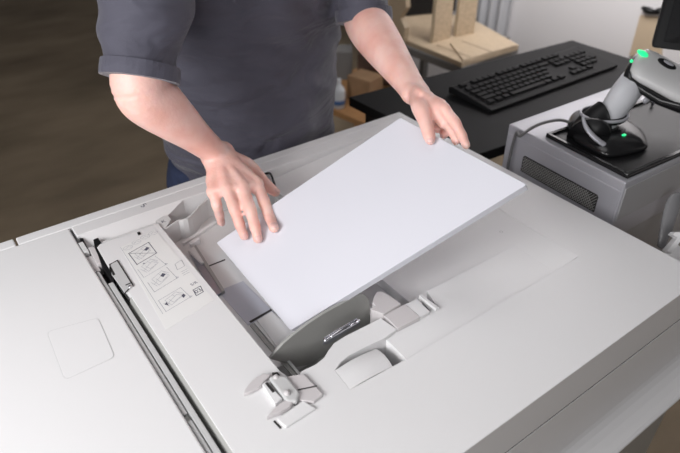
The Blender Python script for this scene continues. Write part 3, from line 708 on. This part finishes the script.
# left arm
LS=V((.87,1.15,.53)); LE=WY(364,20,1.05); LW=W(416,94,.225)
print('ARM',RE,(RS-RE).length,(RE-RW).length,LE,(LS-LE).length,(LE-LW).length)
def arm(S,E_,W_,sc,bend,wr=(.0275,.0235,.028,.021),end=None):
    m=S.lerp(E_,.5); d=(W_-E_)
    lf([(S,.052),(m,.049),(E_-(E_-S).normalized()*.03,.0475*sc),(E_+d*.03,.046*sc),(E_+d*.18+bend,.0475*sc),(E_+d*.40+bend*.7,.043*sc,.041*sc),(E_+d*.68,.034*sc,.031*sc),(E_+d*.90,wr[0],wr[1]),(W_,wr[2],wr[3])]+([(end,wr[2]*.95,wr[3]*.75)] if end else []),seg=28,k=6,flat=(0,0,1))
arm(RS,RE,RW,1.04,V((0,0,0)),(.0315,.027,.033,.024),W(222,168,.078))
arm(LS,LE,LW,1.0,V((0,0,0)))
HN={}
def hand(Wr,mcp,fingers,thumb,flat,g,wr,ex=.006):
    cen=(mcp[0]+mcp[3])/2; across=(mcp[3]-mcp[0]); hw=across.length/2
    along=(cen-Wr).normalized(); nrm=across.cross(along).normalized()
    if nrm.dot(V(flat))<0: nrm=-nrm
    lf([(Wr-along*.01,wr,wr*.62),(Wr.lerp(cen,.35),wr*1.02,.0165*g),(Wr.lerp(cen,.65),hw+ex*.7*g,.0140*g),(Wr.lerp(cen,.93)-nrm*.001,hw+ex*g,.0105*g)],seg=32,k=5,flat=nrm)
    for i,kp in enumerate(mcp):
        w_=Wr.lerp(cen,.25)+(kp-cen)*.3
        lf([(w_+nrm*.002,.010*g,.010*g),(w_.lerp(kp,.6)+nrm*.0012,.0098*g,.0102*g),(kp,.0112*g,.0108*g)],seg=16,k=5,flat=nrm)
        if i<3:
            k2=(kp+mcp[i+1])/2; f2=(fingers[i][0][0]+fingers[i+1][0][0])/2
            lf([(w_,.010*g,.009*g),(k2,.0100*g,.0090*g),(k2.lerp(f2,.10),.0065*g,.0055*g)],seg=14,k=4,flat=nrm)
    for kp,fj in zip(mcp,fingers):
        o=[]; prev=kp; pr=.0108*g
        for j,(q,r) in enumerate(fj):
            o.append((prev.lerp(q,.5),(min(pr,r*1.12)+r)/2*.93)); o.append((q,r*1.05 if j<len(fj)-1 else r)); prev=q; pr=r
        lf([(kp,.0098*g)]+o,seg=16,k=4,flat=nrm)
    lf(thumb,seg=18,k=5,flat=nrm)
# right hand
K=lambda x,y,h: PP(x,y,h)
def fing(tips): return tips
ro=.0100
mR=[W(213.5,192,.062),W(227.5,190,.069),W(243,188,.068),W(257,184,.060)]     # little, ring, middle, index
tipR=[W(221,222,-.006),PP(244,235.5,ro),PP(257.8,238.5,ro),PP(274,228,ro)]
pipR=[W(217,206,.042),W(234.5,209,.051),W(250.5,210.5,.054),W(264.5,203,.050)]
dipR=[W(219.5,215,.016),W(239.5,224,.031),W(255,226.5,.036),W(270,217.5,.038)]
print('HANDR',(mR[2]-RW).length,(pipR[2]-mR[2]).length,(dipR[2]-pipR[2]).length,(tipR[2]-dipR[2]).length,tipR,dipR[2])
rad=[(.0104,.0094,.0084),(.0112,.0102,.0092),(.0116,.0106,.0096),(.0115,.0106,.0096)]
thR=[(RW+(W(240,160,.07)-RW)*.55,.017,.015),(W(247,166,.060),.018,.016),(W(257,175,.045),.0145,.014),(W(265,183.5,.031),.0125),(W(270.5,188.5,.024),.0118),(W(275.5,192.3,.019),.0098)]
hand(RW,mR,[[(pipR[i],rad[i][0]),(dipR[i],rad[i][1]),(tipR[i],rad[i][2])] for i in range(4)],thR,(0,0,1),1.3,.036)
# left hand
pu=PP
mL=[pu(444.5,109,.008),pu(441,105,.002),pu(435,103,-.010),pu(428,101,-.022)]    # index, middle, ring, little
# index finger follows the right end of the stack and tucks its tip under
pipL=[pu(455,123,.000),pu(447.5,121,-.008),pu(443,117,-.030),pu(436,112,-.038)]
dipL=[pu(462,136,-.012),pu(452,131,-.018),pu(444,126,-.036),pu(436,121,-.042)]
tipL=[pu(466,145,-.0225),pu(456,141,-.0245),pu(444,135,-.0235),pu(437,129,-.0235)]
print('HANDL',(mL[0]-LW).length,(pipL[0]-mL[0]).length,(dipL[0]-pipL[0]).length,(tipL[0]-dipL[0]).length)
thL=[(LW.lerp(pu(421,106,.012),.4),.017,.015),(pu(420,108,.016),.0155,.0145),(pu(424.5,119,.016),.0128),(pu(427.5,129.5,.0135),.0112),(pu(429.3,136,.011),.0106),(pu(430.3,140,.0085),.0088)]
fl=tuple(pn)
hand(LW,mL,[[(pipL[i],.0098),(dipL[i],.0088),(tipL[i],.0076)] for i in range(4)],thL,fl,1.0,.027,.0)
# web between thumb and index
lf([(LW.lerp(pu(432,106,.010),.5),.020,.013),(pu(431,107,.004),.016,.011),(pu(439,115,.000),.013,.009),(pu(444,124,-.006),.010,.008)],seg=16,k=4,flat=fl)
# trunk, neck, head (head and legs lie outside the picture)
lf([((.66,1.30,-.35),.14,.09),((.645,1.28,-.1),.165,.10),((.64,1.26,.1),.17,.10),((.64,1.20,.34),.18,.10),((.64,1.14,.45),.16,.080),((.64,1.11,.53),.085,.065),((.64,1.085,.62),.060,.060),((.64,1.06,.71),.060,.062)],seg=28,k=5,flat=(0,1,0))
for s,S in ((-1,RS),(1,LS)): lf([((.64,1.12,.50),.045),(S,.055)],seg=20,k=4)
hc=V((.64,1.035,.815)); tilt=Matrix.Rotation(math.radians(28),3,'X')
HS=1.2
def hp(x,y,z): return hc+tilt@(V((x,y,z))*HS)
_ball=ball
def hball(bm,c,rx,ry=None,rz=None,rot=None,u=20,v=14): _ball(bm,c,rx*HS,(ry or rx)*HS,(rz or rx)*HS,rot,u,v)
hball(bm,hc,.074,.092,.112,tilt,28,20); hball(bm,hp(0,-.03,-.055),.052,.055,.055,tilt); hball(bm,hp(0,-.055,-.088),.026,.022,.018,tilt)
lf([(hp(0,-.088,.012),.008),(hp(0,-.100,-.010),.011),(hp(0,-.106,-.026),.014,.011)],seg=14,k=4)
for s in (-1,1):
    hball(bm,hp(.010*s,-.098,-.028),.008,.008,.006,tilt); hball(bm,hp(.076*s,.004,-.005),.008,.018,.030,tilt); hball(bm,hp(.034*s,-.078,.022),.022,.010,.007,tilt)
hball(bm,hp(0,-.088,-.050),.022,.010,.005,tilt); hball(bm,hp(0,-.086,-.060),.019,.010,.006,tilt)
# legs
for s in (-1,1):
    x=.655+s*.095
    lf([((x,1.30,-.12),.085),((x,1.31,-.50),.065),((x,1.31,-.75),.05),((x,1.33,-1.11),.035),((x,1.30,-1.14),.035,.03)],seg=20,k=4)
body=remeshed('body',bm,'skin',pe,.0032,4,.5)
# nails
def nail(tip,dip,up,r,m='nail',s=.9):
    d=(tip-dip).normalized(); up=(up-d*up.dot(d)).normalized(); sd=d.cross(up)
    R=Matrix((sd,d,up)).transposed(); b=bmesh.new(); ball(b,tip+up*r*.62-d*.0005,r*.66,r*.95,r*.36,R,14,10); link('fingernail',b,m,body,smooth=True)
nup=[V((0,-.25,1))]*4
for i in range(4): nail(tipR[i],dipR[i],V((-.12,-.55,.85)),rad[i][2])
nail(thR[-1][0],thR[-2][0],V((.35,-.5,.8)),.0098)
nail(thL[-1][0],thL[-2][0],pn+V((0,-.35,0)),.0088)
# face details
for s in (-1,1):
    b=bmesh.new(); hball(b,hp(.033*s,-.079,.006),.0115,.0095,.0085,tilt); link('eye',b,M['label'],body,smooth=True)
    b=bmesh.new(); hball(b,hp(.033*s,-.0868,.005),.0048,.0025,.0048,tilt); link('iris',b,'black',body,smooth=True)
b=bmesh.new(); hball(b,hp(0,-.0935,-.054),.021,.005,.0075,tilt); link('lips',b,mat('lips',(.5,.2,.17),.4),body,smooth=True)
b=bmesh.new(); hball(b,hp(0,.018,.022),.086,.098,.108,tilt,30,20); hball(b,hp(0,.085,-.01),.05,.05,.07,tilt); hball(b,hp(0,-.045,.085),.06,.04,.035,tilt)
hairo=remeshed('hair',b,'hair',pe,.006,2)
# ---- shirt
bm=bmesh.new()
secs=[(-.19,.655,1.305,.225,.165),(-.10,.650,1.295,.225,.175),(0,.645,1.275,.228,.172),(.08,.645,1.262,.232,.165),(.16,.645,1.250,.236,.160),(.24,.643,1.238,.236,.152),(.32,.640,1.215,.238,.148),(.42,.640,1.170,.235,.132),(.50,.640,1.13,.21,.112),(.56,.640,1.105,.150,.09),(.60,.640,1.09,.085,.075)]
loft(bm,[(x,y,z,rx,ry) for z,x,y,rx,ry in secs],seg=64,k=6,flat=(0,1,0),round_ends=False)
def sleeve(S,E_,H0,H1,rS,rH,inn):
    loft(bm,[(*inn,.085,.085),(*S,rS,rS),(*S.lerp(H0,.5),rS*1.0,rS*.95),(*H0,rH,rH),(*H1,rH*1.0,rH*1.0)],seg=40,k=6,round_ends=False,flat=(0,0,1))
dR=(RE-RS).normalized(); dL=(LE-LS).normalized()
aR=(RE-RS).length-.022; aL=(LE-LS).length+.0
sleeve(RS,RE,RS+dR*(aR-.05),RS+dR*aR,.088,.064,V((.55,1.15,.48)))
sleeve(LS,LE,LS+dL*(aL-.05),LS+dL*aL,.088,.060,V((.74,1.15,.48)))
# gentle real folds
shirt=remeshed('shirt',bm,'shirt',pe,.007,6,.5)
nrm_=[v.normal.copy() for v in shirt.data.vertices]
for v,vn in zip(shirt.data.vertices,nrm_):
    c=v.co.copy()
    q=V((c.x*5+c.z*3,c.y*5,c.z*9-c.x*4)); f=noise.noise(q)*.013
    f+=.0095*noise.noise(V((c.x*11,c.y*9,c.z*26+c.x*10)))
    v.co=c+vn*f
for S,d_,rr,a,nm in ((RS,dR,.063,aR,'cuff'),(LS,dL,.060,aL,'cuff')):
    b=bmesh.new(); h0=S+d_*(a-.022); h1=S+d_*(a+.004)
    loft(b,[(*h0,rr*1.035,rr*1.035),(*h0.lerp(h1,.5),rr*1.05,rr*1.05),(*h1,rr*1.045,rr*1.045)],seg=40,k=3,round_ends=False,flat=(0,0,1)); link(nm,b,'shirt',shirt,smooth=False)
# ---- jeans and shoes
bm=bmesh.new()
loft(bm,[(.642,1.30,-.085,.218,.135),(.642,1.305,-.17,.234,.145),(.655,1.32,-.26,.20,.14)],seg=40,k=4,round_ends=False,flat=(0,1,0))
for s in (-1,1):
    x=.655+s*.098; loft(bm,[(x,1.315,-.20,.105,.115),(x,1.32,-.40,.10,.105),(x,1.315,-.72,.078,.08),(x,1.33,-1.13,.062,.066)],seg=28,k=5,round_ends=False,flat=(0,1,0))
remeshed('jeans',bm,'jeans',pe,.008,3)
for s in (-1,1):
    x=.655+s*.10; b=bmesh.new(); loft(b,[(x,1.375,FLOOR+.045,.044,.042),(x,1.30,FLOOR+.045,.046,.042),(x+s*.01,1.20,FLOOR+.032,.046,.030),(x+s*.012,1.14,FLOOR+.026,.036,.022)],seg=22,k=5,flat=(0,0,1))
    link('shoe',b,'shoe',pe,smooth=True)

# ------------------------------------------------ camera, light, world
cd=bpy.data.cameras.new('camera'); cam=bpy.data.objects.new('camera',cd); COL.objects.link(cam)
cd.sensor_width=36; cd.lens=F/680*36; cd.sensor_fit='HORIZONTAL'; cd.clip_start=.02
cam.matrix_world=Matrix.Translation(CAM)@Matrix((rt,uu,-fw)).transposed().to_4x4()
cd.dof.use_dof=True; cd.dof.focus_distance=1.02; cd.dof.aperture_fstop=5.0
sc_=bpy.context.scene; sc_.camera=cam
def area(name,loc,target,size,power,col=(1,1,1)):
    ld=bpy.data.lights.new(name,'AREA'); ld.shape='SQUARE'; ld.size=size; ld.energy=power; ld.color=col
    o=bpy.data.objects.new(name,ld); COL.objects.link(o); o.location=loc
    o.rotation_euler=(V(target)-V(loc)).to_track_quat('-Z','Y').to_euler(); return o
area('key_light',(-1.2,.4,.8),(.2,.6,0),.8,30,(1,.995,1))
area('front_light',(-.9,-.9,1.0),(.1,.5,0),.8,16,(1,.985,.99))
area('overhead_fill',(.6,1.0,2.2),(.6,.8,0),1.2,8,(1,.985,.995))  # added fill from above, not an actual ceiling fixture
area('wall_fill',(2.2,1.5,1.3),(3.3,1.7,1.0),.9,50,(1,.985,.99))  # added only to brighten the wall; no actual lamp hangs there
w=bpy.data.worlds.new('world'); sc_.world=w; w.use_nodes=True
w.node_tree.nodes['Background'].inputs[0].default_value=(1,.965,.98,1); w.node_tree.nodes['Background'].inputs[1].default_value=.08
vs=sc_.view_settings; vs.view_transform='Standard'; vs.look='None'; vs.gamma=1; vs.use_curve_mapping=False; vs.exposure=0

# ------------------------------------------------ bring everything to metres
SC=.8
for o in list(bpy.context.scene.objects):
    if o.parent is None:
        o.location=o.location*SC
        if o.type not in ('CAMERA','LIGHT'): o.scale=o.scale*SC
    if o.type=='LIGHT': o.data.size*=SC; o.data.energy*=SC*SC
cd.dof.focus_distance*=SC
